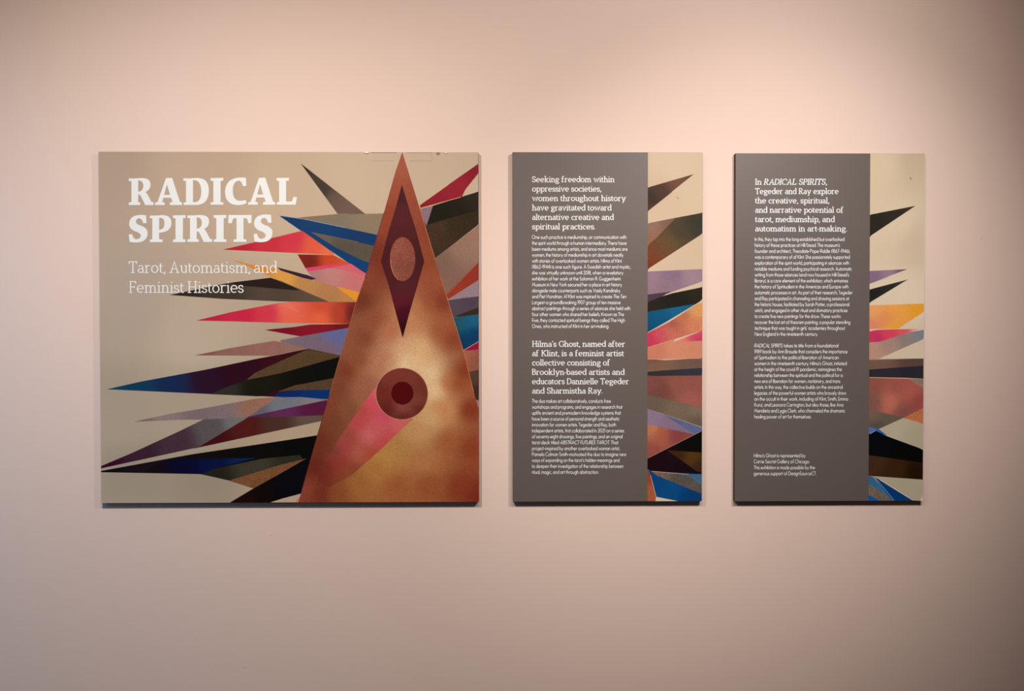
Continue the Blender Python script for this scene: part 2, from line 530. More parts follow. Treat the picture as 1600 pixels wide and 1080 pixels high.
dia.poly([(628, 288.5), (638, 322), (650, 360), (663, 408.3), (652, 447), (640, 488), (629.2, 528), (618, 487), (607, 445), (595, 408.3), (608, 358), (619, 322)],
         C('628,300,72,32,36 628,340,88,36,40 628,365,82,36,36 605,400,76,32,34 655,400,74,34,34 610,430,78,34,36 630,450,84,38,42 625,470,92,32,42 630,490,72,24,34 629,515,52,20,28'), .08, 7)
dia.build('diamond', art1)
ov = Sheet(P1)
ov.poly(ellipse(629, 405, 20.0, 34.6), C('120,62,52'), .1)
ov.poly(ellipse(629, 405, 19.4, 34), C('620,385,146,82,66 640,390,140,76,62 629,420,132,74,60 615,425,140,80,64'), .32, 9)
ov.line([(610.4, 405), (611, 416), (615, 428), (622, 437.5)], .8, (200, 122, 90))
ov.build('oval', art1)

# wear along the top edge
fx = Sheet(P1)
fx.line([(580, 238.4), (620, 238.4)], .55, (150, 124, 104))
fx.line([(636, 238.6), (676, 238.6)], .45, (172, 146, 120))
fx.line([(580, 251.2), (615, 251.2)], .4, (197, 170, 143))
fx.line([(640, 251.2), (676, 251.2)], .4, (197, 170, 143))
fx.line([(673, 240), (676, 249)], .7, (200, 168, 144))
fx.poly(ellipse(684.4, 239.8, 3.2, 2.6, 20), C('160,134,112'), .1)
fx.poly(ellipse(684.4, 240.2, 1.9, 1.7, 20), C('148,122,103'), .1)
fx.build('tape_marks', art1)


def nub(panel, name, px, py, w, h, mat, dp=0.0012):
    """small raised fleck on the face of a panel"""
    X, Z = to_plane(px, py, T)
    sx, sz = w * 0.00168 / 2, h * 0.00168 / 2
    vs, fs = [], []
    n = 14
    for k, (r, y) in enumerate(((1.0, T), (0.8, T + dp * .7), (0.0, T + dp))):
        for i in range(n if r else 1):
            a = 2 * math.pi * i / n
            vs.append((float(X) + sx * r * math.cos(a), -y - 0.0035 * (1 if k else 0), float(Z) + sz * r * math.sin(a)))
    for i in range(n):
        j = (i + 1) % n
        fs += [(i, j, n + j, n + i), (n + i, n + j, 2 * n)]
    return panel.add(link_mesh(name, vs, fs, mat), panel.root)


nub(P1, 'clip', 573, 238.9, 8, 2.6, M_CLIP)
nub(P1, 'clip', 697, 239.1, 3, 2.6, M_CLIP)

# ------------------------------------------------------------------ first text panel
P2 = Panel('text_panel', 'narrow grey text panel in the middle that begins Seeking freedom within oppressive societies', 'sign',
           0.04021, 0.53725, 1.09444, 2.00816, 'grey text panels of the exhibition')
P2.art_px = (1010.6, 1098.8)
P2.art_x0 = float(to_plane(1011.9, 510, T + 0.0004)[0])
sh = paper(P2, 1012.4, 234, 1104, 790, C('1050,250,224,202,174 1090,300,220,198,168 1030,300,216,190,160 1090,370,214,190,160 1060,440,214,190,162 1080,780,196,174,146 1030,780,190,166,138'))
art2 = sh.build('artwork_strip', P2.root)
r2 = Sheet(P2)
shards(r2, [
    ('A', '1100,343 1470,236 1100,533', '1018,310,62,50,42 1030,300,80,60,50 1060,285,118,80,62 1080,274,100,66,52 1015,325,82,60,48', .34),
    ('A', '1100,624 1325,578 1545,536 1545,697 1100,985', '1090,350,60,58,48 1060,365,74,66,50 1050,375,102,80,54 1035,390,112,76,50 1018,405,128,66,42 1014,415,116,56,38', .26),
    ('A', '1100,622 1330,576 1180,733 1100,800', '1020,355,146,112,96 1045,348,130,98,84 1018,378,152,104,86', .22),
    ('B', '1100,122 1545,102 1545,197 1300,282 1100,305', '1025,435,152,122,138 1050,430,138,112,132 1080,430,158,130,142 1040,450,146,118,128', .22),
    ('B', '1100,302 1300,278 1240,308 1100,365', '78,62,76', .14),
    ('B', '1100,366 1200,323 1300,292 1545,242 1545,338 1490,374 1100,439', '1020,480,46,41,36 1060,468,40,37,33 1090,458,48,42,36', .14),
    ('B', '1100,438 1490,374 1260,512 1100,603', '1030,500,26,86,122 1060,485,32,98,134 1020,515,24,78,112', .18),
    ('B', '1100,606 1280,515 1500,373 1545,366 1545,580 1330,648 1100,720', '1016,530,196,58,84 1030,520,200,82,96 1050,505,170,92,80 1065,495,190,116,84 1090,485,218,156,96 1090,510,212,130,96 1050,520,198,110,92', .3),
    ('B', '1290,682 1545,580 1545,662 1380,674', '1060,536,220,126,116 1090,522,210,82,104 1095,530,192,62,92', .1),
    ('B', '1100,722 1330,648 1300,682 1380,672 1545,662 1545,802 1100,812', '1020,550,198,122,96 1060,550,208,136,108 1090,545,206,134,106', .12),
    ('B', '1100,806 1250,815 1100,856', '122,86,72', .16),
    ('B', '1100,854 1250,815 1545,798 1545,876 1100,903', '1030,573,124,94,76 1080,566,112,88,76', .18),
    ('B', '1100,904 1545,874 1545,938 1100,938', '1020,583,54,52,54 1090,580,56,56,64', .2),
    ('C', '1100,14 1545,9 1545,262 1100,160', '1020,600,126,74,68 1060,600,142,84,72 1090,595,146,84,74 1080,625,156,90,80 1030,612,112,70,62', .2),
    ('C', '1100,158 1545,262 1545,416 1100,266', '1020,625,104,88,74 1060,640,118,98,82 1090,655,100,84,70 1090,645,128,106,90', .2),
    ('C', '1100,266 1230,312 1490,472 1440,470 1100,388', '1020,655,134,112,130 1050,660,130,106,124 1070,672,124,104,126', .2),
    ('C', '1226,310 1545,420 1545,434 1482,472', '1050,655,92,92,122 1080,668,92,100,134', .22),
    ('C', '1100,388 1480,472 1100,660', '1020,670,184,112,80 1030,680,160,86,66 1060,680,132,66,66 1020,705,142,76,64', .24),
    ('C', '1100,660 1545,436 1545,782 1100,754', '1020,725,36,22,26 1050,720,34,24,28 1080,700,22,20,22 1060,735,34,22,28', .08),
    ('C', '1262,594 1545,612 1545,768 1500,762', '1060,710,62,40,24 1080,715,84,56,30 1092,730,62,42,30', .2),
    ('C', '1100,735 1140,757 1545,780 1545,1000 1330,1000 1170,958', '1025,745,10,66,112 1050,765,8,72,118 1080,780,6,58,104', .12),
    ('C', '1136,757 1430,783 1545,868 1545,940 1180,790', '1030,740,112,92,80 1060,750,88,78,72 1080,760,90,80,74', .55),
    ('C', '1422,783 1545,779 1545,868', '64,98,128', .14),
    ('C', '1170,956 1345,1000 1160,1000', '204,182,150', .03),
    ('C', '1095,738 1112,742 1132,790 1176,962 1170,1000 1095,1000', '1014,745,142,64,44 1018,770,160,84,56', .18),
], VIEWS)
for pts, w, c in [(S('1112,598 1280,513 1500,372', 790, 400), .7, (226, 196, 150)), (S('1112,716 1330,648', 790, 400), .6, (232, 160, 140)),
                  (S('1112,808 1400,803 1530,801', 790, 400), .5, (214, 164, 124)), (S('1250,300 1535,203', 790, 400), .6, (228, 204, 170)),
                  (S('1112,655 1528,445', 790, 585), .6, (170, 130, 110)), (S('1140,757 1430,783', 790, 585), .6, (206, 160, 120)),
                  (S('1132,790 1178,966', 790, 585), .7, (206, 170, 130)), (S('1112,523 1300,375', 790, 225), .5, (110, 66, 44))]:
    r2.line(pts, w, c)
r2.build('rays', art2)
mk = Sheet(P2)
mk.line([(1057.5, 308.5), (1060, 310.8)], 1.3, (150, 150, 150))
mk.build('scuff', art2)

# ------------------------------------------------------------------ second text panel
P3 = Panel('text_panel', 'narrow grey text panel at the right end that begins In RADICAL SPIRITS', 'sign',
           0.62340, 1.12140, 1.09341, 2.00625, 'grey text panels of the exhibition')
P3.art_px = (1356.8, 1445.6)
P3.art_x0 = float(to_plane(1358.4, 510, T + 0.0004)[0])
sh = paper(P3, 1358.6, 234, 1450, 790, C('1380,250,214,188,158 1430,250,198,170,142 1400,350,212,186,158 1435,380,200,172,146 1400,460,212,188,162 1410,560,200,174,148 1400,680,170,150,126 1430,690,162,140,116 1420,770,158,136,112'))
art3 = sh.build('artwork_strip', P3.root)
spike = Sheet(P3)
shards(spike, [('D', '1110,555 1478,483 1110,729', '1365,345,46,42,36 1400,335,50,45,38 1425,324,66,50,42', .1)], VIEWS)
spike.build('ray', art3)
r3 = Sheet(P3)
shards(r3, [
    ('E', '1110,118 1415,103 1110,219', '1365,430,128,100,120 1390,426,146,116,130 1410,422,112,84,96', .2),
    ('E', '1110,264 1420,183 1110,370', '1362,462,40,38,36 1395,450,46,42,38 1415,440,78,66,58', .14),
    ('E', '1110,386 1550,372 1550,432 1335,574 1110,574', '1365,485,222,152,92 1400,482,224,150,70 1435,480,220,146,48 1365,508,212,128,96 1385,500,218,134,82 1395,510,224,150,62', .1),
    ('E', '1110,590 1180,578 1330,573 1510,571 1400,607 1200,672 1110,678', '1362,528,196,54,84 1390,522,206,66,86 1415,518,206,80,90 1432,515,222,140,118 1370,532,180,52,92', .1),
    ('E', '1110,676 1200,670 1440,595 1550,576 1550,646 1190,804 1110,809', '1365,550,178,132,114 1390,540,160,126,112 1415,528,138,118,112 1438,520,122,118,124', .2),
    ('E', '1110,813 1550,803 1550,860 1110,889', '1370,568,110,82,70 1430,564,88,64,58', .18),
    ('E', '1110,888 1550,857 1550,960 1420,954 1110,948', '1370,582,50,44,50 1430,582,46,42,48', .2),
    ('F', '1105,26 1420,34 1550,110 1550,262 1385,342 1105,276', '1365,600,136,76,64 1400,600,150,80,70 1390,630,176,98,80 1420,612,162,82,72 1435,630,142,68,62 1365,630,120,78,68 1410,645,126,74,66', .2),
    ('F', '1420,32 1550,36 1550,112', '136,104,90', .16),
    ('F', '1383,340 1550,262 1550,386', '172,98,62', .42),
    ('F', '1105,274 1388,338 1180,432 1105,412', '1365,650,112,86,74 1385,655,96,80,68 1370,665,80,72,64', .18),
    ('F', '1105,410 1190,428 1260,482 1160,445 1105,470', '1362,672,86,96,140 1375,674,20,84,150', .12),
    ('F', '1105,471 1165,440 1250,482 1550,592 1550,693 1105,632', '1370,690,20,20,24 1420,710,16,17,20', .06),
    ('F', '1105,631 1550,692 1550,824 1105,793', '1365,720,64,42,30 1400,735,56,36,24 1430,740,40,26,18', .18),
    ('F', '1105,795 1140,798 1310,990 1180,930 1105,862', '1362,750,52,88,122 1385,770,56,92,118', .14),
    ('F', '1148,798 1200,825 1470,992 1300,992', '6,52,94', .06),
    ('F', '1105,858 1150,880 1310,992 1190,992 1105,944', '104,84,72', .55),
    ('F', '1105,940 1200,992 1105,992', '10,78,132', .1),
], VIEWS)
for pts, w, c in [(S('1120,572 1335,572', 1135, 400), .6, (226, 180, 150)), (S('1200,825 1460,986', 1135, 585), .9, (206, 180, 154)),
                  (S('1118,809 1400,804 1545,803', 1135, 400), .5, (90, 56, 50)), (S('1118,948 1420,954', 1135, 400), .5, (190, 120, 100)),
                  (S('1122,465 1165,440', 1135, 585), .6, (150, 170, 200)), (S('1155,798 1310,985', 1135, 585), .5, (120, 160, 190)),
                  (S('1122,215 1260,166', 1135, 400), .4, (100, 70, 90))]:
    r3.line(pts, w, c)
r3.build('rays', art3)
for pts, w, c in (([(1421.8, 276.8), (1424.2, 281)], 1.1, (150, 96, 70)), ([(1169, 661), (1174, 663.4)], 1.0, (92, 84, 80)),
                  ([(1330, 752.5), (1333, 751)], 1.2, (80, 72, 68))):
    mk = Sheet(P3)
    P3_limit, P3.art_x0, P3.art_px = (P3.art_x0, P3.art_px), None, None
    mk.line(pts, w, c)
    P3.art_x0, P3.art_px = P3_limit
    mk.build('scuff', art3)
P3.art_px = None
worn = Sheet(P3)
worn.poly([(1436.5, 783.5), (1438.5, 780.5), (1441, 777), (1442.8, 771), (1444, 771), (1444, 784), (1437, 784)], C('196,170,146'), .2)
worn = worn.build('worn_corner', art3)
worn['label'] = 'pale bare core at the chipped corner'


# grey printed fields that carry the text
def band(panel, pxa, pxb):
    d = T + 0.0004
    X0, _ = to_plane(pxa, 510, d)
    X1, _ = to_plane(pxb, 510, d)
    e = 0.0004
    X0 = max(float(X0), panel.x0 + e)
    X1 = float(X1)
    y = -d
    o = link_mesh('text_field', [(X0, y, panel.z0 + e), (X1, y, panel.z0 + e), (X1, y, panel.z1 - e), (X0, y, panel.z1 - e)], [(0, 1, 2, 3)], M_BAND)
    return panel.add(o, panel.root)


field2 = band(P2, 780, 1011.9)
field3 = band(P3, 1130, 1358.4)


# ------------------------------------------------------------------ lettering
TITLE = [  # outlines (M/L/Q/Z) traced per letter; view origin, letter offset
    (195, 270, 0, 0, 'M72 102 L180 102 Q250 95 310 95 Q460 98 460 215 Q455 310 370 345 Q400 370 425 425 L478 524 L515 530 L512 578 L365 580 L290 425 Q275 390 240 388 L238 524 L275 530 L275 578 L72 578 L72 532 L118 522 L118 152 L72 152 Z M240 138 Q330 140 330 240 Q325 330 240 338 Z'),
    (195, 270, 0, 0, 'M735 95 L845 92 L985 520 L1022 532 L1022 578 L805 578 L805 532 L852 522 L826 448 L690 448 L668 524 L712 534 L712 578 L540 578 L540 535 L585 522 Z M752 210 L808 395 L702 395 Z'),
    (195, 270, 0, 0, 'M1045 100 L1180 100 Q1240 94 1300 94 Q1500 98 1502 320 Q1495 560 1300 577 L1050 577 L1050 535 L1092 524 L1092 150 L1045 142 Z M1218 132 Q1362 130 1365 330 Q1362 528 1240 528 Q1220 528 1218 510 Z'),
    (330, 270, 0, 0, 'M-11 95 L217 92 L217 140 L168 150 L168 522 L217 530 L217 572 L-11 572 L-11 532 L38 522 L38 148 L-11 142 Z'),
    (330, 270, 0, 0, 'M620 92 L628 235 L565 242 Q545 145 490 142 Q385 160 385 330 Q390 500 520 503 Q570 500 618 485 L632 545 Q560 580 470 580 Q250 570 247 345 Q255 95 520 85 Q570 84 620 92 Z'),
    (330, 270, 120, -5, None),
    (330, 270, 0, 0, 'M1168 92 L1390 92 L1388 140 L1338 148 L1338 515 L1440 512 L1470 430 L1532 440 L1508 572 L1168 572 L1168 530 L1212 522 L1212 150 L1168 140 Z'),
    (195, 328, 0, 0, 'M380 98 L390 235 L328 242 Q310 155 255 152 Q200 160 200 215 Q205 255 290 285 Q408 325 408 420 Q400 585 195 585 Q130 583 85 572 L70 440 L132 433 Q150 525 210 525 Q282 515 284 462 Q280 415 190 385 Q80 350 78 245 Q85 95 285 90 Q335 90 380 98 Z'),
    (195, 328, 0, 0, 'M445 102 L560 102 Q620 95 680 95 Q832 98 834 235 Q825 405 612 408 L612 524 L675 532 L675 578 L447 578 L447 535 L490 524 L490 152 L445 150 Z M614 145 Q708 135 708 245 Q705 355 614 355 Z'),
    (195, 328, 0, 0, 'M860 98 L1086 95 L1086 145 L1038 152 L1038 524 L1086 532 L1086 578 L860 578 L860 535 L905 524 L905 152 L860 148 Z'),
    (195, 328, 1046, -3, 0),
    (300, 328, -472, -3, 9),
    (300, 328, 0, 0, 'M652 92 L1065 92 L1063 235 L1003 242 Q990 150 960 150 L920 152 L920 522 L972 532 L972 574 L742 574 L742 532 L795 522 L795 152 L752 152 Q728 155 710 242 L645 238 Z'),
    (300, 328, 1030, -7, 7),
]


def outline_loops(path):
    loops, cur = [], []
    tok = path.replace('M', ' M ').replace('L', ' L ').replace('Q', ' Q ').replace('Z', ' Z ').split()
    i = 0
    while i < len(tok):
        c = tok[i]
        if c in 'ML':
            cur.append((float(tok[i + 1]), float(tok[i + 2])))
            i += 3
        elif c == 'Q':
            p0 = cur[-1]
            q = (float(tok[i + 1]), float(tok[i + 2]))
            p1 = (float(tok[i + 3]), float(tok[i + 4]))
            for k in range(1, 11):
                t = k / 10
                cur.append(tuple((1 - t) ** 2 * p0[j] + 2 * t * (1 - t) * q[j] + t * t * p1[j] for j in (0, 1)))
            i += 5
        else:
            loops.append(cur)
            cur = []
            i += 1
    return loops


def make_title(panel, parent):
    d = panel.depth()
    for word, rng in (('title_lettering', range(0, 7)), ('title_lettering', range(7, 14))):
        V, F = [], []
        for n in rng:
            ox, oy, dx, dy, path = TITLE[n]
            if path is None:
                path = TITLE[1][4]
            elif isinstance(path, int):
                path = TITLE[path][4]
            loops = [[(ox + (x + dx) * 0.0875, oy + (y + dy) * 0.0875) for x, y in lp] for lp in outline_loops(path)]
            flat = [p for lp in loops for p in lp]
            tri = tessellate_polygon([[Vector((x, y, 0)) for x, y in lp] for lp in loops])
            X, Z = to_plane([p[0] for p in flat], [p[1] for p in flat], d)
            b = len(V)
            V += [(float(x), -d, float(z)) for x, z in zip(X, Z)]
            for t in tri:
                a, bb_, c = (flat[k] for k in t)
                ccw = (bb_[0] - a[0]) * (c[1] - a[1]) - (bb_[1] - a[1]) * (c[0] - a[0])
                t = tuple(b + k for k in t)
                F.append(t if ccw < 0 else t[::-1])
        panel.add(link_mesh(word, V, F, M_WHITE), parent)


make_title(P1, P1.root)

_n, _h = 'e 2.4 3.8 2.4 2.4 0 180;4.8,0 4.8,3.8', '0,0 0,6.2;'
SANS = {
    'a': 'e 2.9 3.1 2.9 3.1 0 360;5.8,0 5.8,6.2', 'b': '0,0 0,10.6;e 2.9 3.1 2.9 3.1 0 360', 'c': 'e 3 3.1 3 3.1 48 312',
    'd': 'e 2.9 3.1 2.9 3.1 0 360;5.8,0 5.8,10.6', 'e': '0.2,2.5 5.8,2.5;e 3 3.1 3 3.1 -12 310', 'f': '1.5,0 1.5,8.4;e 3.1 8.4 1.6 2.1 75 180;0,6.1 3.1,6.1',
    'g': 'e 2.9 3.1 2.9 3.1 0 360;5.8,6.2 5.8,-0.4;e 2.9 -0.4 2.9 2.6 200 360', 'h': '0,0 0,10.6;' + _n, 'i': '0,0 0,6.2;0,8 0,9.2',
    'j': '1.5,6.2 1.5,-1;e 0 -1 1.5 1.8 270 360;1.5,8 1.5,9.2', 'k': '0,0 0,10.6;4.4,6.2 0.2,2.8;1.6,3.8 4.8,0', 'l': '0,0 0,10.6',
    'm': _h + 'e 2 4 2 2.2 0 180;4,0 4,4;e 6 4 2 2.2 0 180;8,0 8,4', 'n': _h + _n, 'o': 'e 3.1 3.1 3.1 3.1 0 360',
    'p': '0,-3 0,6.2;e 2.9 3.1 2.9 3.1 0 360', 'q': '5.8,-3 5.8,6.2;e 2.9 3.1 2.9 3.1 0 360', 'r': _h + 'e 2.1 3.9 2.1 2.3 60 180',
    's': 'e 1.8 4.65 1.6 1.55 20 270;e 1.8 1.55 1.8 1.55 -160 90', 't': '1.4,0 1.4,8.8;0,6.1 3,6.1',
    'u': '0,6.2 0,2.4;e 2.4 2.4 2.4 2.4 180 360;4.8,6.2 4.8,0', 'v': '0,6.2 2.5,0 5,6.2', 'w': '0,6.2 2,0 4,6.2 6,0 8,6.2', 'x': '0,0 4.6,6.2;0,6.2 4.6,0',
    'y': '0,6.2 2.6,0;5.2,6.2 1.4,-3', 'z': '0,6.2 4.4,6.2 0,0 4.6,0',
    'A': '0,0 3.7,10 7.4,0;1.2,3 6.2,3', 'B': '0,0 0,10;0,10 2.6,10;e 2.6 7.8 2.2 2.2 -90 90;0,5.6 2.6,5.6;e 2.8 2.8 2.7 2.8 -90 90;0,0 2.8,0',
    'C': 'e 4.8 5 4.8 5 48 312', 'D': '0,0 0,10;0,10 2.6,10;e 2.6 5 4.8 5 -90 90;0,0 2.6,0', 'E': '0,0 0,10;0,10 4.6,10;0,4 4.2,4;0,0 4.8,0',
    'F': '0,0 0,10;0,10 4.6,10;0,4 4.2,4', 'G': 'e 4.8 5 4.8 5 48 338;5.2,4 9.3,4', 'H': '0,0 0,10;7,0 7,10;0,4.4 7,4.4', 'I': '0,0 0,10',
    'K': '0,0 0,10;6,10 0.3,4.5;1.8,5.8 6.5,0', 'L': '0,10 0,0 4.6,0', 'M': '0,0 1.3,10 4.8,2 8.3,10 9.6,0', 'N': '0,0 0,10 7,0 7,10', 'O': 'e 5 5 5 5 0 360',
    'P': '0,0 0,10;0,10 2.6,10;e 2.6 7.3 2.8 2.7 -90 90;0,4.6 2.6,4.6', 'R': '0,0 0,10;0,10 2.6,10;e 2.6 7.3 2.8 2.7 -90 90;0,4.6 2.6,4.6;2.6,4.6 5.8,0',
    'S': 'e 2.5 7.4 2.3 2.6 25 270;e 2.5 2.4 2.6 2.4 -155 90', 'T': '0,10 6,10;3,0 3,10', 'U': '0,10 0,3.2;e 3.3 3.2 3.3 3.2 180 360;6.6,3.2 6.6,10',
    'V': '0,10 3.5,0 7,10', 'W': '0,10 2.8,0 5.4,10 8,0 10.8,10', 'Y': '0,10 3.2,4.6 6.4,10;3.2,4.6 3.2,0',
    '0': 'e 3 5 3 5 0 360', '1': '0,8.8 1.6,10 1.6,0', '2': 'e 2.4 7.5 2.4 2.5 -35 170;4.4,6.1 0,0 5.2,0', '3': 'e 2.2 7.6 2.2 2.4 -90 150;e 2.2 2.6 2.6 2.6 -150 90',
    '4': '4.4,0 4.4,10;4.4,10 0,2.6;0,2.6 6,2.6', '5': '4.4,10 1,10 0.5,5.6;e 2.2 3.1 2.7 3.1 -150 130', '6': 'e 2.8 3 2.8 3 0 360;0.3,4.2 3.4,10', '7': '0,10 5.2,10 1.4,0',
    '8': 'e 2.6 7.6 2.2 2.4 0 360;e 2.6 2.6 2.6 2.6 0 360', '9': 'e 2.8 7 2.8 3 0 360;5.3,5.8 2.2,0',
    '.': '0,0 0,1.1', ',': '0.6,1.1 0,-1.8', '-': '0,3.4 2.6,3.4', '–': '0,3.6 4.4,3.6', '—': '0,3.4 5,3.4', '(': 'e 4 4.5 4 7 135 225', ')': 'e -2 4.5 4 7 -45 45',
    '’': '0.5,10.4 0,8', 'é': '0.2,2.5 5.8,2.5;e 3 3.1 3 3.1 -12 310;2.6,7.8 4,9.6',
}
_f = ';-.1,0 2.2,0'
SERIF = {
    'a': 'e 2.5 4.6 2 1.9 10 160;4.5,4.7 4.5,1;e 5.5 1.2 1 1.1 180 280;e 2.4 1.8 2.3 1.8 90 320;4.4,3.6 2.4,3.6', 'b': '1,0.4 1,10.4;-.1,10.3 1,10.3;e 3.6 3.25 2.6 3.25 0 360',
    'c': 'e 3 3.25 2.9 3.25 52 312;4.9,5.7 4.9,4.5', 'd': 'e 2.9 3.25 2.7 3.25 0 360;5.5,0.2 5.5,10.4;4.3,10.3 5.5,10.3;5.5,0.1 6.7,0.1', 'e': 'e 3 3.25 2.9 3.25 0 312;0.3,3.3 5.9,3.3',
    'f': '1.4,0 1.4,8.2;e 3.4 8.2 2 2.2 50 180;0,6.2 3.6,6.2;0.2,0 3,0', 'g': 'e 2.6 4.5 2.3 2 0 360;4.2,5.9 5.9,6.4;e 2.7 -1.4 2.7 1.6 0 360;1.5,2.7 0.8,1.4 1.4,0.5 3.6,0.2',
    'h': '1,0 1,10.4;-.1,10.3 1,10.3' + _f + ';e 3.2 4 2.2 2.5 0 175;5.4,0 5.4,4;4.3,0 6.6,0', 'i': '1,0 1,6.4;-.1,6.3 1,6.3' + _f + ';1,8.6 1,9.8',
    'k': '1,0 1,10.4;-.1,10.3 1,10.3' + _f + ';5.2,6.3 1.2,3;2.6,3.9 5.6,0;4,6.4 6.2,6.4;4.6,0 6.8,0', 'l': '1,0 1,10.4;-.1,10.3 1,10.3' + _f,
    'm': '1,0 1,6.4;-.1,6.3 1,6.3' + _f + ';e 3.1 4 2.1 2.5 0 175;5.2,0 5.2,4;4.2,0 6.3,0;e 7.3 4 2.1 2.5 0 175;9.4,0 9.4,4;8.4,0 10.6,0',
    'n': '1,0 1,6.4;-.1,6.3 1,6.3' + _f + ';e 3.2 4 2.2 2.5 0 175;5.4,0 5.4,4;4.3,0 6.6,0', 'o': 'e 3 3.25 2.9 3.25 0 360',
    'p': '1,-3 1,6.4;-.1,6.3 1,6.3;-.1,-3 2.4,-3;e 3.6 3.25 2.6 3.25 0 360', 'r': '1,0 1,6.4;-.1,6.3 1,6.3;-.1,0 2.5,0;e 3.3 4.2 2.3 2.3 50 175',
    's': 'e 2.2 4.85 1.9 1.65 30 270;e 2.2 1.65 2.1 1.65 -150 90;3.9,5.9 3.9,4.8;0.3,.6 .3,1.7', 't': '1.4,1.6 1.4,8.4;e 3 1.7 1.6 1.7 180 300;0,6.2 3.8,6.2',
    'u': '1,6.3 1,2.4;-.1,6.3 1,6.3;e 3.1 2.4 2.1 2.4 180 350;5.2,6.3 5.2,0.1;4,6.3 5.2,6.3;5.2,0.1 6.4,0.1', 'v': '0.4,6.3 3,0 5.6,6.3;-.4,6.4 1.5,6.4;4.6,6.4 6.4,6.4',
    'w': '.4,6.3 2.3,0 4.4,6 6.5,0 8.5,6.3;-.4,6.4 1.4,6.4;7.5,6.4 9.3,6.4', 'x': '.6,6.3 5.2,0;5.2,6.3 .6,0;-.2,6.4 1.6,6.4;4.2,6.4 6,6.4;-.2,0 1.6,0;4.2,0 6,0',
    'y': '.4,6.3 3.1,0;5.8,6.3 1.9,-3 0.5,-3;-.4,6.4 1.4,6.4;4.8,6.4 6.6,6.4',
    'A': '0.8,0 4,10 7.2,0;2,3.4 6,3.4;-.3,0 2,0;6,0 8.3,0', 'B': '1,0 1,10;0,10 3.2,10;e 3.2 7.7 2.2 2.3 -90 90;1,5.4 3.2,5.4;e 3.4 2.7 2.8 2.7 -90 90;0,0 3.4,0',
    'C': 'e 4.4 5 4.3 5 52 310;7.1,9.2 7.1,7', 'D': '1,0 1,10;0,10 3.2,10;e 3.2 5 4.4 5 -90 90;0,0 3.2,0', 'F': '1,0 1,10;0,10 5.8,10;5.8,10 5.8,8;1,5 4.4,5;4.4,6 4.4,4;0,0 2.4,0',
    'G': 'e 4.6 5 4.5 5 52 320;7.2,9.2 7.2,7;8,1.5 8,4.4;6.2,4.4 8.6,4.4', 'H': '1,0 1,10;7,0 7,10;1,5 7,5;-.1,0 2.2,0;5.8,0 8.1,0;-.1,10 2.2,10;5.8,10 8.1,10', 'I': '1.2,0 1.2,10;0,0 2.4,0;0,10 2.4,10',
    'K': '1,0 1,10;-.1,0 2.2,0;-.1,10 2.2,10;6.8,10 1.3,4.8;2.8,6 7,0;5.6,10 8,10;5.8,0 8.2,0', 'L': '1,10 1,0;0,10 2.4,10;0,0 5.8,0 6.2,2.2',
    'P': '1,0 1,10;0,10 3.2,10;e 3.2 7.2 2.9 2.8 -90 90;1,4.4 3.2,4.4;-.1,0 2.6,0', 'R': '1,0 1,10;0,10 3.2,10;e 3.2 7.4 2.6 2.6 -90 90;1,4.8 3.2,4.8;3.4,4.8 6.2,0;-.1,0 2.4,0;5.8,0 7.6,0',
    'S': 'e 2.8 7.5 2.4 2.5 30 270;e 2.8 2.5 2.7 2.5 -155 90;4.9,9.3 4.9,7.4;.3,.8 .3,2.6', 'T': '.2,8 .2,10 7,10 7,8;3.6,0 3.6,10;2.3,0 4.9,0',
    '.': '0.6,0 0.6,1', ',': '1,1 0.3,-1.8', '-': '0,3.3 2.8,3.3', '’': '0.9,10.2 0.3,8',
}


def glyph_lines(spec):
    out = []
    for st in spec.split(';'):
        st = st.strip()
        if st.startswith('e '):
            cx, cy, rx, ry, a0, a1 = (float(v) for v in st[2:].split())
            n = max(4, int(abs(a1 - a0) / 24))
            out.append([(cx + rx * math.cos(math.radians(a0 + (a1 - a0) * k / n)), cy + ry * math.sin(math.radians(a0 + (a1 - a0) * k / n))) for k in range(n + 1)])
        else:
            out.append([tuple(float(v) for v in p.split(',')) for p in st.split()])
    return out


_cache = {}


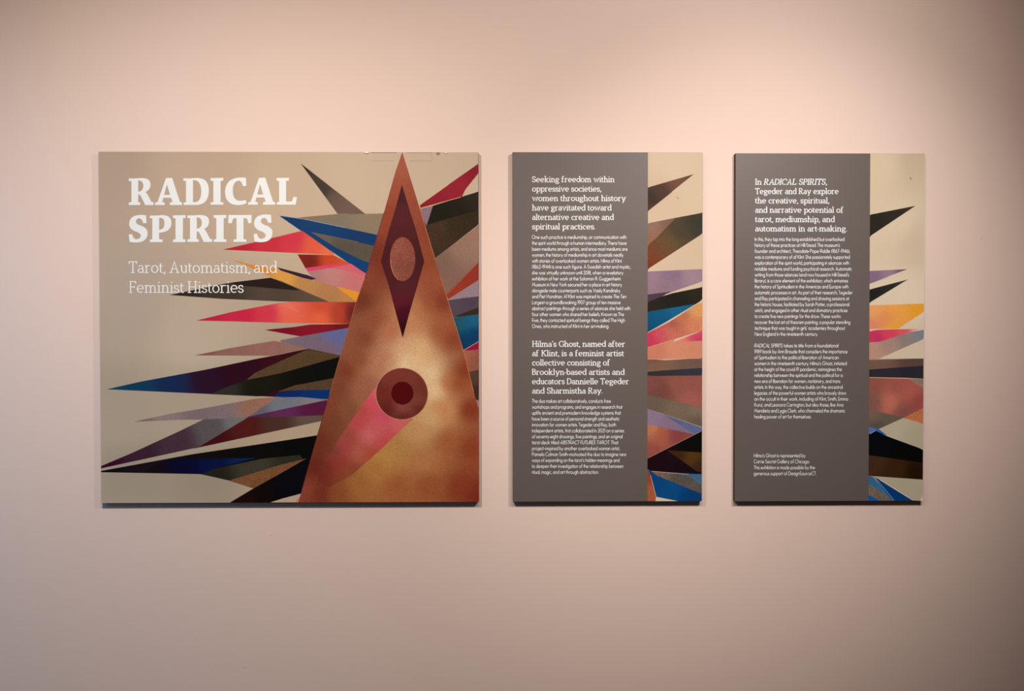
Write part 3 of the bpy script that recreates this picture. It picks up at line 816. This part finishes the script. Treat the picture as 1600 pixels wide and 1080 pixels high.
def stroke_mesh(font, ch, pa, pb):
    """verts, quads and advance of one letter drawn with an elliptic pen"""
    key = (id(font), ch, pa, pb)
    if key in _cache:
        return _cache[key]
    lines = glyph_lines(font[ch])
    xs = [p[0] for l in lines for p in l]
    mn, mx = min(xs), max(xs)
    k = pa / pb
    V, F, lift = [], [], []
    for li, l in enumerate(lines):
        if font is SERIF and len(l) == 2 and l[0][1] == l[1][1] and abs(l[1][0] - l[0][0]) < 3 and l[0][1] in (0, 6.3, 6.4, 10, 10.3, -3):
            l = [(l[0][0] - 0.5, l[0][1]), (l[1][0] + 0.5, l[1][1])]      # slab serifs
        p = [((x - mn), (pb + y * (10 - 2 * pb) / 10) * k) for x, y in l]
        closed = math.dist(p[0], p[-1]) < 1e-6
        n = len(p)
        dirs = []
        for i in range(n - 1):
            dx, dy = p[i + 1][0] - p[i][0], p[i + 1][1] - p[i][1]
            L = math.hypot(dx, dy) or 1
            dirs.append((dx / L, dy / L))
        b = len(V)
        for i in range(n):
            if closed:
                d0, d1 = dirs[(i - 1) % (n - 1)], dirs[i % (n - 1)]
            else:
                d0, d1 = dirs[max(i - 1, 0)], dirs[min(i, n - 2)]
            nx, ny = -(d0[1] + d1[1]), d0[0] + d1[0]
            L = math.hypot(nx, ny) or 1
            nx, ny = nx / L, ny / L
            c = max(nx * -d1[1] + ny * d1[0], 0.45)
            r = pa / c
            V.append((p[i][0] + nx * r, (p[i][1] + ny * r) / k))
            V.append((p[i][0] - nx * r, (p[i][1] - ny * r) / k))
        for i in range(n - 1):
            F.append((b + 2 * i + 1, b + 2 * i, b + 2 * i + 2, b + 2 * i + 3))
        lift += [5e-6 * li] * (len(V) - b)      # one stroke lies a hair above the next
    left = min(v[0] for v in V)
    V = [(x - left, y) for x, y in V]
    _cache[key] = (V, F, max(v[0] for v in V), lift)
    return _cache[key]


def text_mesh(panel, parent, name, font, lines, size, pen, gap, space):
    """lines: (text, left, right, baseline) in picture coordinates; |..| marks italics"""
    d = panel.depth()
    U, Wv, F, up = [], [], [], []
    for txt, x0, x1, base in lines:
        items, cur, ital = [], 0.0, False
        for ch in txt:
            if ch == '|':
                ital = not ital
                continue
            if ch == ' ':
                cur += space
                continue
            V, Q, adv, lift = stroke_mesh(font, ch, *pen)
            items.append((V, Q, cur, ital))
            up += lift
            cur += adv + gap * (0.75 if ch in 'rtfvwy.,’' else 1.0)
        width = cur - gap
        sx = (x1 - x0) / width
        for V, Q, off, it in items:
            b = len(U)
            for x, y in V:
                U.append(x0 + (x + off + (0.2 * (y - 3) if it else 0)) * sx)
                Wv.append(base - y * size / 10)
            F += [tuple(b + i for i in q) for q in Q]
    X, Z = to_plane(U, Wv, d)
    return panel.add(link_mesh(name, [(float(x), -d - l, float(z)) for x, z, l in zip(X, Z, up)], F, M_WHITE), parent)


def block(txts, left, rights, first, step):
    return [(t, left, r, first + i * step) for i, (t, r) in enumerate(zip(txts, rights))]


text_mesh(P1, P1.root, 'subtitle_lettering', SERIF, [('Tarot, Automatism, and', 201, 433, 426.8)], 18.4, (.56, .36), 0.5, 3.0)
text_mesh(P1, P1.root, 'subtitle_lettering', SERIF, [('Feminist Histories', 201.6, 380.6, 457.8)], 18.4, (.56, .36), 0.5, 3.0)

HEAD = dict(font=SERIF, size=9.6, pen=(.84, .5), gap=0.3, space=3.7)
BODY = dict(font=SANS, size=6.2, pen=(.66, .58), gap=0.9, space=3.2)


def put(panel, parent, name, style, lines):
    text_mesh(panel, parent, name, style['font'], lines, style['size'], style['pen'], style['gap'], style['space'])


put(P2, field2, 'heading_text', HEAD, block(
    ['Seeking freedom within', 'oppressive societies,', 'women throughout history', 'have gravitated toward', 'alternative creative and', 'spiritual practices.'],
    831.4, [960.1, 939.6, 978, 955.5, 959.1, 930], 284.9, 14.76))
put(P2, field2, 'paragraph_text', BODY, block(
    ['One such practice is mediumship, or communication with', 'the spirit world through a human intermediary. There have', 'been mediums among artists, and since most mediums are',
     'women, the history of mediumship in art dovetails neatly', 'with stories of overlooked women artists. Hilma af Klint', '(1862–1944) is one such figure. A Swedish artist and mystic,',
     'she was virtually unknown until 2018, when a revelatory', 'exhibition of her work at the Solomon R. Guggenheim', 'Museum in New York secured her a place in art history',
     'alongside male counterparts such as Vasily Kandinsky', 'and Piet Mondrian. Af Klint was inspired to create |The Ten|', '|Largest|—a groundbreaking 1907 group of ten massive',
     'abstract paintings—through a series of séances she held with', 'four other women who shared her beliefs. Known as The', 'Five, they contacted spiritual beings they called The High',
     'Ones, who instructed af Klint in her art-making.'],
    831.3, [978.6, 979, 980.6, 974, 971.4, 985.2, 973.8, 969.7, 971.8, 969, 978.5, 969.7, 984.9, 975, 976.4, 951.4], 373.6, 9.28))
put(P2, field2, 'heading_text', HEAD, block(
    ['Hilma’s Ghost, named after', 'af Klint, is a feminist artist', 'collective consisting of', 'Brooklyn-based artists and', 'educators Dannielle Tegeder', 'and Sharmistha Ray.'],
    831.4, [976.9, 975, 953.4, 976, 982.8, 941.5], 542.2, 14.62))
put(P2, field2, 'paragraph_text', BODY, block(
    ['The duo makes art collaboratively, conducts free', 'workshops and programs, and engages in research that', 'uplifts ancient and premodern knowledge systems that',
     'have been a source of personal strength and aesthetic', 'innovation for women artists. Tegeder and Ray, both', 'independent artists, first collaborated in 2021 on a series',
     'of seventy-eight drawings, five paintings, and an original', 'tarot deck titled |ABSTRACT FUTURES TAROT|. That', 'project—inspired by another overlooked woman artist,',
     'Pamela Colman Smith—motivated the duo to imagine new', 'ways of expanding on the tarot’s hidden meanings and', 'to deepen their investigation of the relationship between', 'ritual, magic, and art through abstraction.'],
    831.2, [954.4, 972.4, 970, 968, 962.6, 975.2, 972.6, 966, 968.4, 978.6, 968, 974, 935.4], 629.8, 9.25))
put(P3, field3, 'heading_text', HEAD, block(
    ['In |RADICAL SPIRITS|,', 'Tegeder and Ray explore', 'the creative, spiritual,', 'and narrative potential of', 'tarot, mediumship, and', 'automatism in art-making.'],
    1179.9, [1292.2, 1310.3, 1295.7, 1318.2, 1304.4, 1323.2], 288.9, 14.6))
put(P3, field3, 'paragraph_text', BODY, block(
    ['In this, they tap into the long-established but overlooked', 'history of these practices at Hill-Stead. The museum’s', 'founder and architect, Theodate Pope Riddle (1867–1946),',
     'was a contemporary of af Klint. She passionately supported', 'exploration of the spirit world, participating in séances with', 'notable mediums and funding psychical research. Automatic',
     'writing from those séances (and now housed in Hill-Stead’s', 'library), is a core element of the exhibition, which entwines', 'the history of Spiritualism in the Americas and Europe with',
     'automatic processes in art. As part of their research, Tegeder', 'and Ray participated in channeling and drawing sessions at', 'the historic house, facilitated by Sarah Potter, a professional',
     'witch, and engaged in other ritual and divinatory practices', 'to create five new paintings for the show. These works', 'recover the lost art of theorem painting, a popular stenciling',
     'technique that was taught in girls’ academies throughout', 'New England in the nineteenth century.'],
    1179.2, [1319.5, 1312.4, 1328.1, 1328, 1326.7, 1331, 1326.7, 1325, 1325.6, 1332, 1326.6, 1327, 1324.2, 1313.4, 1328.4, 1320, 1277.6], 376.9, 9.26))
put(P3, field3, 'paragraph_text', BODY, block(
    ['|RADICAL SPIRITS| takes its title from a foundational', '1989 book by Ann Braude that considers the importance', 'of Spiritualism to the political liberation of American',
     'women in the nineteenth century. Hilma’s Ghost, initiated', 'at the height of the covid-19 pandemic, reimagines the', 'relationship between the spiritual and the political for a',
     'new era of liberation for women, nonbinary, and trans', 'artists. In this way, the collective builds on the ancestral', 'legacies of the powerful women artists who bravely drew',
     'on the occult in their work, including af Klint, Smith, Emma', 'Kunz, and Leonora Carrington, but also those, like Ana', 'Mendieta and Lygia Clark, who channeled the shamanic', 'healing power of art for themselves.'],
    1178.6, [1310, 1324.2, 1310.4, 1323, 1315.4, 1316.6, 1313, 1316.6, 1322, 1325, 1317.6, 1320.4, 1267.6], 543.2, 9.25))
put(P3, field3, 'credit_text', BODY, block(
    ['Hilma’s Ghost is represented by', 'Carrie Secrist Gallery of Chicago.', 'This exhibition is made possible by the', 'generous support of DesignSourceCT.'],
    1177.8, [1258.6, 1265, 1273.4, 1275.6], 715, 9.33))
